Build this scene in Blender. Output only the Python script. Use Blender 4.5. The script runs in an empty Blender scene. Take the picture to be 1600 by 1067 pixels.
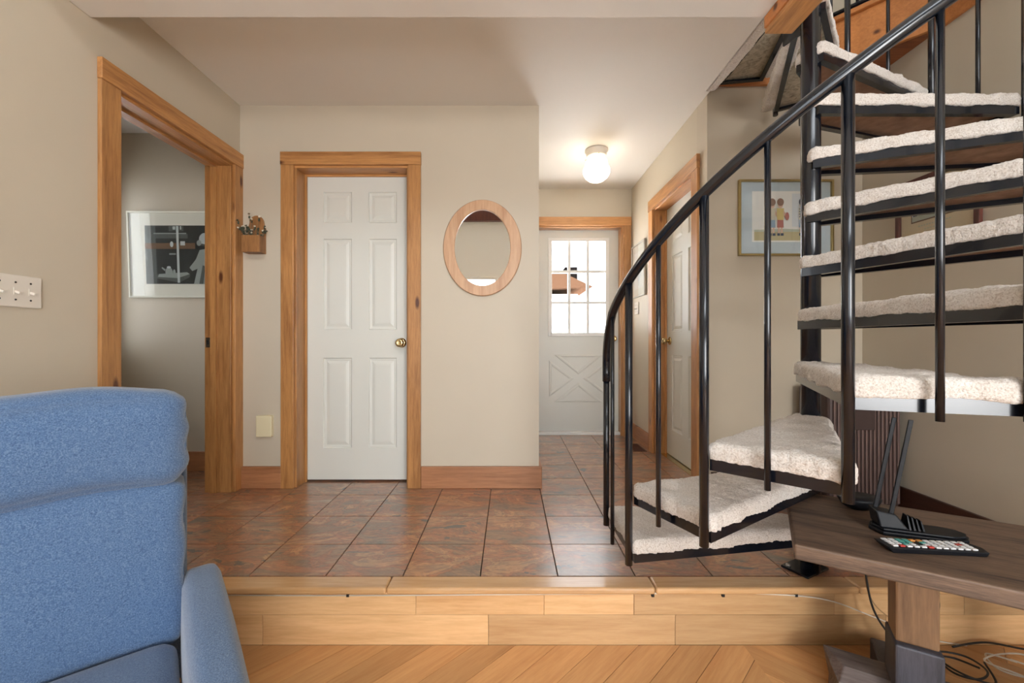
import bpy, bmesh, math, random
from mathutils import Vector, Matrix
random.seed(7)
S = bpy.context.scene
COL = S.collection
R = math.radians

# ------------------------------------------------------------------ camera
F, U0, V0, H = 653.0, 796.0, 533.0, 0.938     # focal length in pixels, vanishing point, camera height over the tiles
cam_d = bpy.data.cameras.new('camera'); cam = bpy.data.objects.new('camera', cam_d); COL.objects.link(cam)
cam_d.sensor_width = 36; cam_d.lens = 36 * F / 1600
cam_d.shift_x = (800 - U0) / 1600; cam_d.shift_y = -(533.5 - V0) / 1600
cam_d.clip_start = 0.03
cam.location = (0, 0, H); cam.rotation_euler = (R(90), 0, 0)
S.camera = cam
# ------------------------------------------------------------------ world, sun, window light, exposure
w = bpy.data.worlds.new('world'); S.world = w; w.use_nodes = True
bg = w.node_tree.nodes['Background']
bg.inputs['Color'].default_value = (0.9, 0.95, 1.0, 1); bg.inputs['Strength'].default_value = 4.5
def lamp(name, typ, loc, rot, energy, color, **k):
    d = bpy.data.lights.new(name, typ); o = bpy.data.objects.new(name, d); COL.objects.link(o)
    d.energy = energy; d.color = color; o.location = loc; o.rotation_euler = rot
    for a, b in k.items(): setattr(d, a, b)
    return o
lamp('sun', 'SUN', (8, 3, 9), (0, R(48), 0), 150.0, (1, .96, .9), angle=R(.6))          # shines along -X, on the yard
lamp('rear_window_daylight', 'AREA', (1.45, -3.0, 1.15), (R(90), 0, R(26)), 100, (1.0, .985, .965), shape='RECTANGLE', size=1.2, size_y=1.8)
lamp('high_fill_light', 'AREA', (1.2, -3.0, 4.3), (R(66), 0, R(24)), 85, (.9, .95, 1.0), shape='RECTANGLE', size=3.4, size_y=1.6)  # added fill from above, behind the made-up high window
S.view_settings.view_transform = 'Standard'; S.view_settings.look = 'None'
S.view_settings.exposure = 0.08; S.view_settings.gamma = 1.0; S.view_settings.use_curve_mapping = False

# ------------------------------------------------------------------ materials
def srgb(r, g, b):
    f = lambda c: c / 12.92 if c <= .04045 else ((c + .055) / 1.055) ** 2.4
    return (f(r / 255), f(g / 255), f(b / 255), 1)
class NT:
    def __init__(s, name):
        s.m = bpy.data.materials.new(name); s.m.use_nodes = True; s.t = s.m.node_tree; s.n = s.t.nodes
        s.b = s.n['Principled BSDF']
    def add(s, typ, **k):
        o = s.n.new(typ)
        for a, v in k.items(): setattr(o, a, v)
        return o
    def link(s, a, b): s.t.links.new(a, b)
    def coords(s, scale=(1, 1, 1), rnd=True):
        tc = s.add('ShaderNodeTexCoord'); mp = s.add('ShaderNodeMapping'); mp.inputs['Scale'].default_value = scale
        if rnd:
            oi = s.add('ShaderNodeObjectInfo'); mu = s.add('ShaderNodeVectorMath', operation='SCALE')
            mu.inputs[0].default_value = (13.7, 7.3, 11.1); s.link(oi.outputs['Random'], mu.inputs['Scale'])
            ad = s.add('ShaderNodeVectorMath', operation='ADD'); s.link(tc.outputs['Object'], ad.inputs[0]); s.link(mu.outputs[0], ad.inputs[1])
            s.link(ad.outputs[0], mp.inputs['Vector'])
        else: s.link(tc.outputs['Object'], mp.inputs['Vector'])
        return mp.outputs['Vector']
    def noise(s, vec, scale, detail=4, rough=.55, dist=0):
        o = s.add('ShaderNodeTexNoise'); o.inputs['Scale'].default_value = scale; o.inputs['Detail'].default_value = detail
        o.inputs['Roughness'].default_value = rough; o.inputs['Distortion'].default_value = dist
        s.link(vec, o.inputs['Vector']); return o.outputs['Fac']
    def ramp(s, fac, stops):
        o = s.add('ShaderNodeValToRGB'); e = o.color_ramp.elements
        while len(e) < len(stops): e.new(.5)
        for el, (p, c) in zip(e, stops): el.position = p; el.color = c
        s.link(fac, o.inputs['Fac']); return o.outputs['Color']
    def mix(s, fac, a, b, blend='MIX'):
        o = s.add('ShaderNodeMix', data_type='RGBA', blend_type=blend)
        for i, v in ((0, fac), (6, a), (7, b)):
            if hasattr(v, 'is_linked') or hasattr(v, 'links'): s.link(v, o.inputs[i])
            else: o.inputs[i].default_value = v
        return o.outputs[2]
    def bump(s, fac, strength=.2, dist=.01):
        o = s.add('ShaderNodeBump'); o.inputs['Strength'].default_value = strength; o.inputs['Distance'].default_value = dist
        s.link(fac, o.inputs['Height']); s.link(o.outputs[0], s.b.inputs['Normal'])
    def col(s, c):
        if isinstance(c, tuple): s.b.inputs['Base Color'].default_value = c
        else: s.link(c, s.b.inputs['Base Color'])
    def set(s, **k):
        for a, v in k.items(): s.b.inputs[a.replace('_', ' ')].default_value = v
M = {}
def plain(name, c, rough=.5, metal=0, **k):
    t = NT(name); t.col(c); t.set(Roughness=rough, Metallic=metal); t.set(**k); M[name] = t.m; return t
def paint(name, c, rough=.55, var=.04):
    t = NT(name); v = t.coords(rnd=False); n = t.noise(v, 2.2, 3)
    d = tuple(x * (1 - var) for x in c[:3]) + (1,)
    t.col(t.ramp(n, [(.3, d), (.7, c)])); t.set(Roughness=rough); t.bump(t.noise(v, 260, 2), .05, .002); M[name] = t.m
def wood(name, c1, c2, axis, rough=.42, knots=True, grain=1.0, dark=None, var=.2, coat=.15):
    t = NT(name); k = [14.0, 14.0, 14.0]; k['xyz'.index(axis)] = 1.1
    v = t.coords(tuple(k)); n = t.noise(v, .9 * grain, 5, .6, .8); f = t.noise(v, 6 * grain, 4, .7, .2)
    c = t.ramp(n, [(.3, c2), (.52, c1), (.75, tuple(min(1, x * 1.12) for x in c1[:3]) + (1,))])
    c = t.mix(.45, c, t.ramp(f, [(.36, c2), (.62, c1)]))
    oi = t.add('ShaderNodeObjectInfo'); hv = t.add('ShaderNodeHueSaturation')
    mr = t.add('ShaderNodeMapRange'); mr.inputs['To Min'].default_value = 1 - var; mr.inputs['To Max'].default_value = 1 + var * .6
    t.link(oi.outputs['Random'], mr.inputs['Value']); t.link(mr.outputs[0], hv.inputs['Value']); t.link(c, hv.inputs['Color']); c = hv.outputs['Color']
    if knots:
        kk = [7.5, 7.5, 7.5]; kk['xyz'.index(axis)] = 2.6
        vo = t.add('ShaderNodeTexVoronoi'); vo.inputs['Scale'].default_value = 1.0; t.link(t.coords(tuple(kk)), vo.inputs['Vector'])
        m = t.ramp(vo.outputs['Distance'], [(.06, (1, 1, 1, 1)), (.13, (0, 0, 0, 1))])
        c = t.mix(m, c, dark or srgb(88, 46, 24))
    t.col(c); t.set(Roughness=rough); t.b.inputs['Coat Weight'].default_value = coat; t.b.inputs['Coat Roughness'].default_value = .25
    t.bump(f, .04, .002); M[name] = t.m
WALL = srgb(200, 189, 170)
paint('wall', WALL, .5); paint('wall_gloss', srgb(190, 178, 158), .3); paint('ceiling', srgb(232, 227, 220), .6, .02)
paint('white_door', srgb(218, 219, 212), .38, .01); paint('white_trim', srgb(235, 235, 232), .4, .01)
P1, P2 = srgb(194, 140, 84), srgb(138, 88, 46)
for a in 'xyz': wood('pine_' + a, P1, P2, a)
for a in 'xy': wood('base_' + a, srgb(178, 124, 86), srgb(140, 92, 60), a)
wood('dark_base', srgb(74, 44, 32), srgb(44, 24, 18), 'y', knots=False); wood('fascia', srgb(196, 128, 70), srgb(160, 96, 48), 'x'); wood('soffit', srgb(150, 84, 44), srgb(110, 58, 28), 'x', knots=False)
wood('maple', srgb(220, 180, 132), srgb(194, 148, 100), 'x', .3, knots=False, var=.3, coat=.35)
wood('nosing', srgb(210, 168, 120), srgb(186, 140, 92), 'x', .2, knots=False, var=.1, coat=.9)
wood('floor_plank', srgb(214, 164, 110), srgb(192, 136, 84), 'x', .3, knots=False, var=.2, coat=.35)
wood('mirror_wood', srgb(204, 164, 128), srgb(176, 130, 92), 'z', .4, knots=False, var=.02)
wood('table_wood', srgb(122, 98, 80), srgb(38, 30, 27), 'x', .6, knots=False, grain=2.4, var=.05, coat=0)
wood('leg_wood', srgb(134, 102, 72), srgb(88, 62, 42), 'z', .55, knots=True, var=.05)
wood('dark_leg_wood', srgb(74, 74, 84), srgb(38, 38, 46), 'z', .6, knots=False, grain=1.8, var=.05)
wood('grey_beam', srgb(120, 108, 104), srgb(62, 50, 46), 'x', .55, knots=False, grain=1.5, var=.05)
wood('planter_wood', srgb(160, 112, 66), srgb(108, 70, 38), 'z', .5, knots=False, grain=2)
wood('red_frame', srgb(104, 56, 46), srgb(66, 30, 26), 'z', .35, knots=False)
plain('black_metal', (.003, .005, .01, 1), .2, 0, Specular_IOR_Level=.55); M['black_metal'].node_tree.nodes['Principled BSDF'].inputs['Coat Weight'].default_value = .25
plain('black_plastic', (.006, .007, .01, 1), .45, 0, Specular_IOR_Level=.3); plain('brass', srgb(208, 186, 138), .16, 1); plain('steel', srgb(190, 186, 176), .3, 1)
plain('gold_frame', srgb(178, 156, 104), .3, .8); plain('silver_frame', srgb(176, 172, 164), .35, .7); plain('cream_plastic', srgb(226, 214, 178), .4); plain('white_plastic', srgb(222, 214, 202), .35)
plain('dark', (.012, .01, .009, 1), .7); plain('mirror', (.93, .94, .93, 1), .01, 1); plain('mat_white', srgb(226, 224, 210), .8); plain('mat_blue', srgb(190, 204, 210), .8); plain('mat_cream', srgb(222, 206, 172), .8)
plain('register', srgb(84, 52, 44), .4, .4); plain('snow', srgb(246, 247, 250), .9); plain('house_wall', srgb(240, 240, 240), .9); plain('roof', (.02, .011, .007, 1), 1, Specular_IOR_Level=0); plain('roof_dark', (.006, .005, .005, 1), 1, Specular_IOR_Level=0)
plain('cable_black', (.015, .013, .012, 1), .5); plain('cable_white', srgb(222, 214, 200), .5); plain('cable_tan', srgb(176, 140, 96), .5)
plain('grout', srgb(84, 68, 56), .9); plain('subfloor', srgb(60, 40, 24), .9); plain('heater', srgb(104, 84, 78), .45, .3); plain('heater_dark', srgb(70, 54, 50), .5, .3)
for nm, c in dict(p_dark=(44, 48, 46), p_mid=(84, 90, 86), p_light=(150, 158, 152), p_pale=(190, 198, 196), p_brown=(112, 84, 58), i_paper=(232, 232, 226), i_hair=(140, 112, 96), i_skin=(222, 188, 164), i_shirt=(214, 208, 186), i_yellow=(216, 196, 130), i_blue=(150, 172, 192), i_red=(178, 112, 102), i_ground=(190, 180, 140), i_navy=(70, 82, 100), i_green=(140, 160, 140), i_sky=(214, 220, 222), i_sage=(186, 194, 176)).items(): plain(nm, srgb(*c), .8)
plain('remote_white', srgb(232, 232, 232), .4); plain('remote_red', srgb(196, 70, 62), .4); plain('remote_teal', srgb(84, 168, 160), .4); plain('remote_orange', srgb(220, 150, 80), .4)
plain('leaf', srgb(70, 74, 56), .7); plain('flower', srgb(226, 216, 196), .7); plain('dried', srgb(120, 106, 84), .8)
t = NT('lamp_glass'); t.col(srgb(250, 244, 228)); t.set(Roughness=.3); t.b.inputs['Emission Color'].default_value = (1, .86, .66, 1); t.b.inputs['Emission Strength'].default_value = 4.6; M['lamp_glass'] = t.m
def glass(name, amount):          # thin clear pane
    t = NT(name); tr = t.add('ShaderNodeBsdfTransparent'); gl = t.add('ShaderNodeBsdfGlossy'); gl.inputs['Roughness'].default_value = .03
    lw = t.add('ShaderNodeLayerWeight'); lw.inputs['Blend'].default_value = .5; mx = t.add('ShaderNodeMixShader')
    pw = t.add('ShaderNodeMath', operation='POWER'); pw.inputs[1].default_value = 4.0; t.link(lw.outputs['Facing'], pw.inputs[0])
    fr = t.add('ShaderNodeMath', operation='MULTIPLY_ADD'); fr.inputs[1].default_value = .7; fr.inputs[2].default_value = amount; t.link(pw.outputs[0], fr.inputs[0])
    t.link(fr.outputs[0], mx.inputs[0]); t.link(tr.outputs[0], mx.inputs[1]); t.link(gl.outputs[0], mx.inputs[2])
    t.link(mx.outputs[0], t.n['Material Output'].inputs['Surface']); M[name] = t.m
glass('pane', .02); glass('picture_glass', .035)
# slate-look tile
t = NT('tile'); v = t.coords((1.0, 2.1, 1.0)); n1 = t.noise(v, 3.3, 7, .62, 1.2); n2 = t.noise(v, 2.1, 5, .55, 1.6); n3 = t.noise(v, 30, 4, .7, .5)
c = t.ramp(n1, [(.34, srgb(92, 92, 84)), (.42, srgb(134, 110, 88)), (.46, srgb(122, 84, 64)), (.5, srgb(182, 112, 74)), (.54, srgb(132, 90, 70)), (.58, srgb(208, 156, 106)), (.63, srgb(148, 110, 86)), (.7, srgb(200, 166, 132))])
c2 = t.ramp(n2, [(.38, srgb(108, 100, 90)), (.46, srgb(150, 100, 76)), (.51, srgb(200, 140, 96)), (.56, srgb(128, 86, 70)), (.64, srgb(124, 108, 94))])
c = t.mix(.33, c, c2); c = t.mix(.14, c, t.ramp(n3, [(.35, srgb(96, 70, 54)), (.7, srgb(220, 178, 144))]))
pk = t.ramp(t.noise(v, 2.4, 5, .6, 2.2), [(.63, (0, 0, 0, 1)), (.645, (1, 1, 1, 1))]); c = t.mix(pk, c, srgb(96, 90, 86))
t.col(c); t.set(Roughness=.32); t.b.inputs['Specular IOR Level'].default_value = .6; t.b.inputs['Coat Weight'].default_value = 1.0; t.b.inputs['Coat Roughness'].default_value = .22
mx = t.add('ShaderNodeMath', operation='ADD'); t.link(n1, mx.inputs[0]); t.link(n3, mx.inputs[1]); t.bump(mx.outputs[0], .08, .003); M['tile'] = t.m
# carpet
t = NT('carpet'); v = t.coords(); n = t.noise(v, 210, 3, .7); n2 = t.noise(v, 9, 4, .6)
c = t.ramp(n, [(.33, srgb(176, 162, 150)), (.5, srgb(220, 213, 206)), (.7, srgb(238, 233, 228))])
c = t.mix(.18, c, t.ramp(n2, [(.4, srgb(190, 168, 148)), (.65, srgb(234, 230, 224))])); t.col(c); t.set(Roughness=.95)
t.b.inputs['Sheen Weight'].default_value = .3; t.bump(n, .7, .006); M['carpet'] = t.m
t = NT('carpet_back'); v = t.coords(); n = t.noise(v, 26, 6, .7, 1.5); t.col(t.ramp(n, [(.3, srgb(120, 112, 96)), (.5, srgb(182, 172, 152)), (.7, srgb(204, 194, 174))])); t.set(Roughness=.95); t.bump(n, .4, .006); M['carpet_back'] = t.m
t = NT('board_under'); v = t.coords(); t.col(t.ramp(t.noise(v, 18, 5, .6), [(.3, srgb(138, 104, 84)), (.7, srgb(176, 140, 116))])); t.set(Roughness=.8); M['board_under'] = t.m
# fabric
t = NT('blue_fabric'); v = t.coords(); n = t.noise(v, 330, 3, .7); n2 = t.noise(v, 3, 3)
c = t.ramp(n, [(.3, srgb(46, 70, 104)), (.5, srgb(74, 104, 142)), (.72, srgb(118, 140, 166))]); c = t.mix(.12, c, t.ramp(n2, [(.35, srgb(60, 92, 136)), (.7, srgb(100, 124, 154))]))
t.col(c); t.set(Roughness=.9); t.b.inputs['Sheen Weight'].default_value = .35; t.bump(n, .35, .002); M['blue_fabric'] = t.m

# ------------------------------------------------------------------ geometry helpers
W = {}      # object name -> origin in the frame its verts were written in
class MB:
    def __init__(s): s.v = []; s.f = []; s.mi = []; s.mats = []; s.sm = []
    def _a(s, vs, fs, mat=None, smooth=False):
        o = len(s.v); s.v += [Vector(p) for p in vs]
        if mat and mat not in s.mats: s.mats.append(mat)
        for f in fs: s.f.append([i + o for i in f]); s.mi.append(s.mats.index(mat) if mat else 0); s.sm.append(smooth)
        return s
    def box(s, x0, x1, y0, y1, z0, z1, m=None, mat=None):
        vs = [Vector((x, y, z)) for z in (z0, z1) for y in (y0, y1) for x in (x0, x1)]
        if m: vs = [m @ p for p in vs]
        return s._a(vs, [(0, 2, 3, 1), (4, 5, 7, 6), (0, 1, 5, 4), (2, 6, 7, 3), (0, 4, 6, 2), (1, 3, 7, 5)], mat)
    def prism(s, poly, z0, z1, mat=None):
        n = len(poly); a = sum(poly[i][0] * poly[(i + 1) % n][1] - poly[(i + 1) % n][0] * poly[i][1] for i in range(n))
        if a < 0: poly = poly[::-1]
        vs = [(x, y, z0) for x, y in poly] + [(x, y, z1) for x, y in poly]
        return s._a(vs, [list(range(n))[::-1], list(range(n, 2 * n))] + [(i, (i + 1) % n, n + (i + 1) % n, n + i) for i in range(n)], mat)
    def tube(s, pts, r, n=10, mat=None, closed=False):
        pts = [Vector(p) for p in pts]; k = len(pts); vs = []; up = None
        for i, p in enumerate(pts):
            d = (pts[min(i + 1, k - 1)] - pts[max(i - 1, 0)]) if not closed else (pts[(i + 1) % k] - pts[i - 1])
            d.normalize()
            if up is None: up = Vector((0, 0, 1)) if abs(d.z) < .9 else Vector((1, 0, 0))
            a = d.cross(up); 
            if a.length < 1e-4: a = d.cross(Vector((0, 1, 0)))
            a.normalize(); b = a.cross(d); up = b
            rr = r[i] if isinstance(r, (list, tuple)) else r
            vs += [p + rr * (math.cos(2 * math.pi * j / n) * a + math.sin(2 * math.pi * j / n) * b) for j in range(n)]
        fs = [(i * n + j, (i + 1) % k * n + j, (i + 1) % k * n + (j + 1) % n, i * n + (j + 1) % n) for i in range(k if closed else k - 1) for j in range(n)]
        s._a(vs, fs, mat, True)
        if not closed: s.f += [[len(s.v) - len(vs) + j for j in range(n)], [len(s.v) - n + j for j in range(n)][::-1]]; s.mi += [s.mi[-1]] * 2; s.sm += [False] * 2
        return s
    def lathe(s, prof, m=None, n=24, mat=None):     # prof (r, z)
        vs = []
        for r, z in prof: vs += [Vector((r * math.cos(2 * math.pi * j / n), r * math.sin(2 * math.pi * j / n), z)) for j in range(n)]
        if m: vs = [m @ p for p in vs]
        k = len(prof)
        fs = [(i * n + j, i * n + (j + 1) % n, (i + 1) * n + (j + 1) % n, (i + 1) * n + j) for i in range(k - 1) for j in range(n)]
        o = len(s.v); s._a(vs, fs, mat, True)
        s.f += [[o + j for j in range(n)][::-1], [o + (k - 1) * n + j for j in range(n)]]; s.mi += [s.mi[-1]] * 2; s.sm += [True] * 2
        return s
    def cushion(s, c, h, r, n=14, puff=(0, 0, 0), fn=None, mat=None):     # rounded, puffed box: centre, half sizes, edge radius
        c = Vector(c); o = len(s.v); idx = {}; vs = []; fs = []
        def vid(i, j, k):
            if (i, j, k) not in idx:
                q = Vector((i / n * 2 - 1, j / n * 2 - 1, k / n * 2 - 1))
                p = Vector((q.x * h[0], q.y * h[1], q.z * h[2])); core = Vector([max(-(h[a] - r), min(h[a] - r, p[a])) for a in range(3)])
                d = p - core; p = core + (d.normalized() * r if d.length > 1e-9 else d)
                for a in range(3):
                    b1, b2 = [b for b in range(3) if b != a]
                    p[a] += puff[a] * q[a] * (1 - q[b1] ** 2) * (1 - q[b2] ** 2)
                if fn: p = fn(p, q)
                idx[(i, j, k)] = len(vs); vs.append(c + p)
            return idx[(i, j, k)]
        for a in range(n):
            for b in range(n):
                for e in (0, n):
                    q = [(e, a, b), (e, a + 1, b), (e, a + 1, b + 1), (e, a, b + 1)]; fs.append([vid(*x) for x in (q if e else q[::-1])])
                    q = [(a, e, b), (a, e, b + 1), (a + 1, e, b + 1), (a + 1, e, b)]; fs.append([vid(*x) for x in (q if e else q[::-1])])
                    q = [(a, b, e), (a + 1, b, e), (a + 1, b + 1, e), (a, b + 1, e)]; fs.append([vid(*x) for x in (q if e else q[::-1])])
        return s._a(vs, fs, mat, True)
    def build(s, name, mat=None, parent=None, bevel=0, seg=2, label=None, cat=None, group=None, kind=None):
        xs = [p.x for p in s.v]; ys = [p.y for p in s.v]; zs = [p.z for p in s.v]
        c = Vector(((min(xs) + max(xs)) / 2, (min(ys) + max(ys)) / 2, min(zs)))
        me = bpy.data.meshes.new(name); me.from_pydata([p - c for p in s.v], [], s.f)
        for m in (s.mats or [mat]): me.materials.append(M[m])
        me.polygons.foreach_set('material_index', s.mi); me.polygons.foreach_set('use_smooth', s.sm); me.update()
        o = bpy.data.objects.new(name, me); COL.objects.link(o); W[o.name] = c.copy()
        if parent: o.parent = parent; o.location = c - W[parent.name]
        else: o.location = c
        if bevel:
            b = o.modifiers.new('bevel', 'BEVEL'); b.width = bevel; b.segments = seg; b.limit_method = 'ANGLE'; b.angle_limit = R(40)
        tag(o, label, cat, group, kind); return o
def tag(o, label=None, cat=None, group=None, kind=None):
    if label: o['label'] = label
    if cat: o['category'] = cat
    if group: o['group'] = group
    if kind: o['kind'] = kind
    return o
def thing(name, loc, label, cat=None, rz=None, group=None, kind=None):     # an Empty at the thing's base
    o = bpy.data.objects.new(name, None); COL.objects.link(o); o.location = loc; o.empty_display_size = .1
    W[o.name] = Vector(loc)
    if rz is not None: o.rotation_euler = (0, 0, rz); W[o.name] = Vector((0, 0, 0))      # children written in its own frame
    return tag(o, label, cat, group, kind)
def B(*a, **k): return MB().box(*a, **k)
def walls(name, boxes, mat, label):
    m = MB()
    for b in boxes: m.box(*b)
    return m.build(name, mat, label=label, cat='wall', kind='structure')
def ell(cx, cy, rx, ry, n=18, a0=0, a1=360): return [(cx + rx * math.cos(R(a0 + (a1 - a0) * i / n)), cy + ry * math.sin(R(a0 + (a1 - a0) * i / n))) for i in range(n + (a1 - a0 < 360))]

# ------------------------------------------------------------------ setting: shell
XL, XR, YB, YE, YS, XH0, XH1 = -1.725, 2.16, 2.675, 4.14, 2.558, .189, 1.21
ZC, ZT, ZF = 2.446, 5.2, -.231
walls('wall_left', [(XL - .16, XL, -2.76, 1.83, -.4, ZT), (XL - .16, XL, 1.83, 2.607, 2.045, ZT), (XL - .16, XL, 2.607, YB, -.02, ZT), (XL - .16, XL, YB, YE, ZC, ZT)], 'wall', 'tan painted wall with the pine-cased open doorway')
walls('wall_back', [(XL - .16, -1.381, YB, YB + .16, -.02, ZC), (-1.381, -.639, YB, YB + .16, 2.066, ZC), (-.639, XH0, YB, YB + .16, -.02, ZC)], 'wall', 'beige wall that carries the oval mirror and closed white door')
walls('wall_hall_left', [(XH0 - .14, XH0, YB + .16, YE, -.02, ZC)], 'wall', 'beige left wall of the entrance hall')
walls('wall_hall_end', [(XL - 1.225, .25, YE, YE + .16, -.4, ZT), (.25, 1.12, YE, YE + .16, 2.085, ZT), (1.12, XR + .14, YE, YE + .16, -.4, ZT), (.25, 1.12, YE, YE + .16, -.4, -.02)], 'wall', 'cream wall around the entrance door at the hall end')
walls('wall_hall_right', [(XH1, XH1 + .14, YS + .14, 2.733, -.02, ZC), (XH1, XH1 + .14, 2.733, 3.5, 2.045, ZC), (XH1, XH1 + .14, 3.5, YE, -.02, ZC)], 'wall', 'cream hall wall with a pine-cased white door')
walls('wall_stair_back', [(XH1, XR, YS, YS + .14, -.02, ZT)], 'wall_gloss', 'beige satin wall behind the spiral stair with a framed picture')
walls('wall_right', [(XR, XR + .14, -2.76, YE, -.4, ZT)], 'wall', 'brown-beige side wall beyond the spiral stair')
walls('wall_rear', [(XL, -1.4, -2.76, -2.6, -.4, ZT), (2.05, XR, -2.76, -2.6, -.4, ZT), (-1.4, 2.05, -2.76, -2.6, -.4, .2), (-1.4, 2.05, -2.76, -2.6, 2.16, 3.6), (-1.4, 2.05, -2.76, -2.6, 4.9, ZT)], 'white_trim', 'pale living room wall with a wide window and an added upper window row')
walls('wall_side_room', [(-2.85, XL - .16, 3.03, 3.13, -.02, ZC), (-2.95, -2.85, .9, YE, -.02, .87), (-2.95, -2.85, .9, YE, 2.1, ZC), (-2.95, -2.85, .9, 2.6, .87, 2.1), (-2.95, -2.85, 2.95, YE, .87, 2.1), (-2.85, XL - .16, .9, 1.0, -.02, ZC)], 'wall', 'grey-beige walls of the small room through the doorway')
MB().box(-2.95, 1.185, 1.722, YE, ZC, 2.74).box(1.185, XR, YS + .14, YE, ZC, 2.74).box(1.185, 1.21, 1.722 + .8, YS + .14, ZC, 2.74).box(-2.95, XL, .9, 1.722, ZC, 2.74).build('ceiling', 'ceiling', label='flat cream ceiling over the tiled entry and hall', cat='ceiling', kind='structure')
B(-2.95, XR + .14, -2.76, YE + .16, ZT, ZT + .1).build('ceiling_upper', 'ceiling', label='high ceiling above the living room and stair', cat='ceiling', kind='structure')
B(XL, 1.05, 1.44, 1.722, 2.27, 2.74).build('ceiling_beam', 'ceiling', bevel=.004, label='cream dropped ceiling beam above the step edge', cat='beam', kind='structure')
tr = thing('trim_beam', (1.115, 1.58, 2.208), 'pine cladding on the beam end beside the stair column', 'trim', kind='structure')
B(1.05, 1.178, 1.44, 1.722, 2.226, 2.74).build('beam_casing', 'fascia', tr); B(1.056, 1.17, 1.43, 1.73, 2.208, 2.226).build('beam_soffit', 'pine_y', tr, bevel=.004)
# stairwell trim
tr = thing('trim_stairwell', (1.7, 2.5, 2.5), 'orange pine fascia boards around the stairwell opening', 'trim', kind='structure')
B(1.212, 1.73, YS - .022, YS - .001, 2.495, 2.76).build('fascia_board', 'fascia', tr, bevel=.003)
B(XR - .022, XR - .001, 1.2, 2.075, 2.495, 2.76).build('fascia_board', 'fascia', tr, bevel=.003)
dm = Matrix.Translation((1.73, YS - .01, 0)) @ Matrix.Rotation(math.atan2(2.075 - YS + .01, XR - .01 - 1.73), 4, 'Z'); dl = math.hypot(2.075 - YS + .01, XR - .01 - 1.73)
B(0, dl, -.022, 0, 2.495, 2.745, m=dm).build('fascia_board', 'fascia', tr, bevel=.003)
B(0, dl, -.045, .0, 2.745, 2.772, m=dm).build('fascia_cap', 'fascia', tr, bevel=.005)
MB().prism([(1.74, YS - .002), (XR - .002, YS - .002), (XR - .002, 2.08)], 2.5, 2.515).build('soffit_panel', 'soffit', tr)
gr = thing('guard_rail', (1.95, 2.32, 2.772), 'black metal guard rail standing on the pine stairwell fascia', 'railing')
g = MB()
for i, (a, b) in enumerate([(2.83, .012), (3.6, .018)]): MB().tube([dm @ Vector((.0, .03, a)), dm @ Vector((dl - .03, .03, a))], b).build('rail', 'black_metal', gr)
for i in range(5): MB().tube([dm @ Vector((.06 + i * .12, .03, 2.7725)), dm @ Vector((.06 + i * .12, .03, 3.6))], .008, 8).build('baluster', 'black_metal', gr)

# ------------------------------------------------------------------ setting: floors
fl = MB().box(XL - 1.2, XR + .1, 1.625, YE + .3, -.22, -.008).box(XL - 1.2, XL - .01, .95, 1.625, -.22, -.008).build('floor', 'grout', label='raised entry floor of slate-look square tiles', cat='floor', kind='structure')
px0, py0, TP = -.1163, 1.932, .3095
for i in range(-9, 8):
    for j in range(-4, 8):
        x0, x1, y0, y1 = px0 + i * TP, px0 + (i + 1) * TP, py0 + j * TP, py0 + (j + 1) * TP
        y1 = min(y1, YE + .14); x1 = min(x1, XR); x0 = max(x0, -2.85)
        yl = 1.669 if x1 > XL else 1.0
        y0 = max(y0, yl)
        if y1 - y0 < .02 or x1 - x0 < .02: continue
        cx, cy = (x0 + x1) / 2, (y0 + y1) / 2
        vis = (y0 < YB and x1 > XL) or (x1 > XH0 and x0 < XH1) or (x0 < XL and y0 < 3.03)
        if x0 > XL and y0 > YS and x0 > XH1: vis = False
        if x1 < XH0 and x0 > XL and y0 > YB: vis = False
        if not vis: continue
        g = .002; MB().box(x0 + g, x1 - g, y0 + g, y1 - g, -.0079, 0).build('tile', 'tile', fl, bevel=.0012, seg=1)
fw = B(XL - .05, XR + .1, -2.7, 1.66, -.33, ZF - .012).build('floor_lower', 'subfloor', label='lower living room floor of diagonal golden planks', cat='floor', kind='structure')
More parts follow.
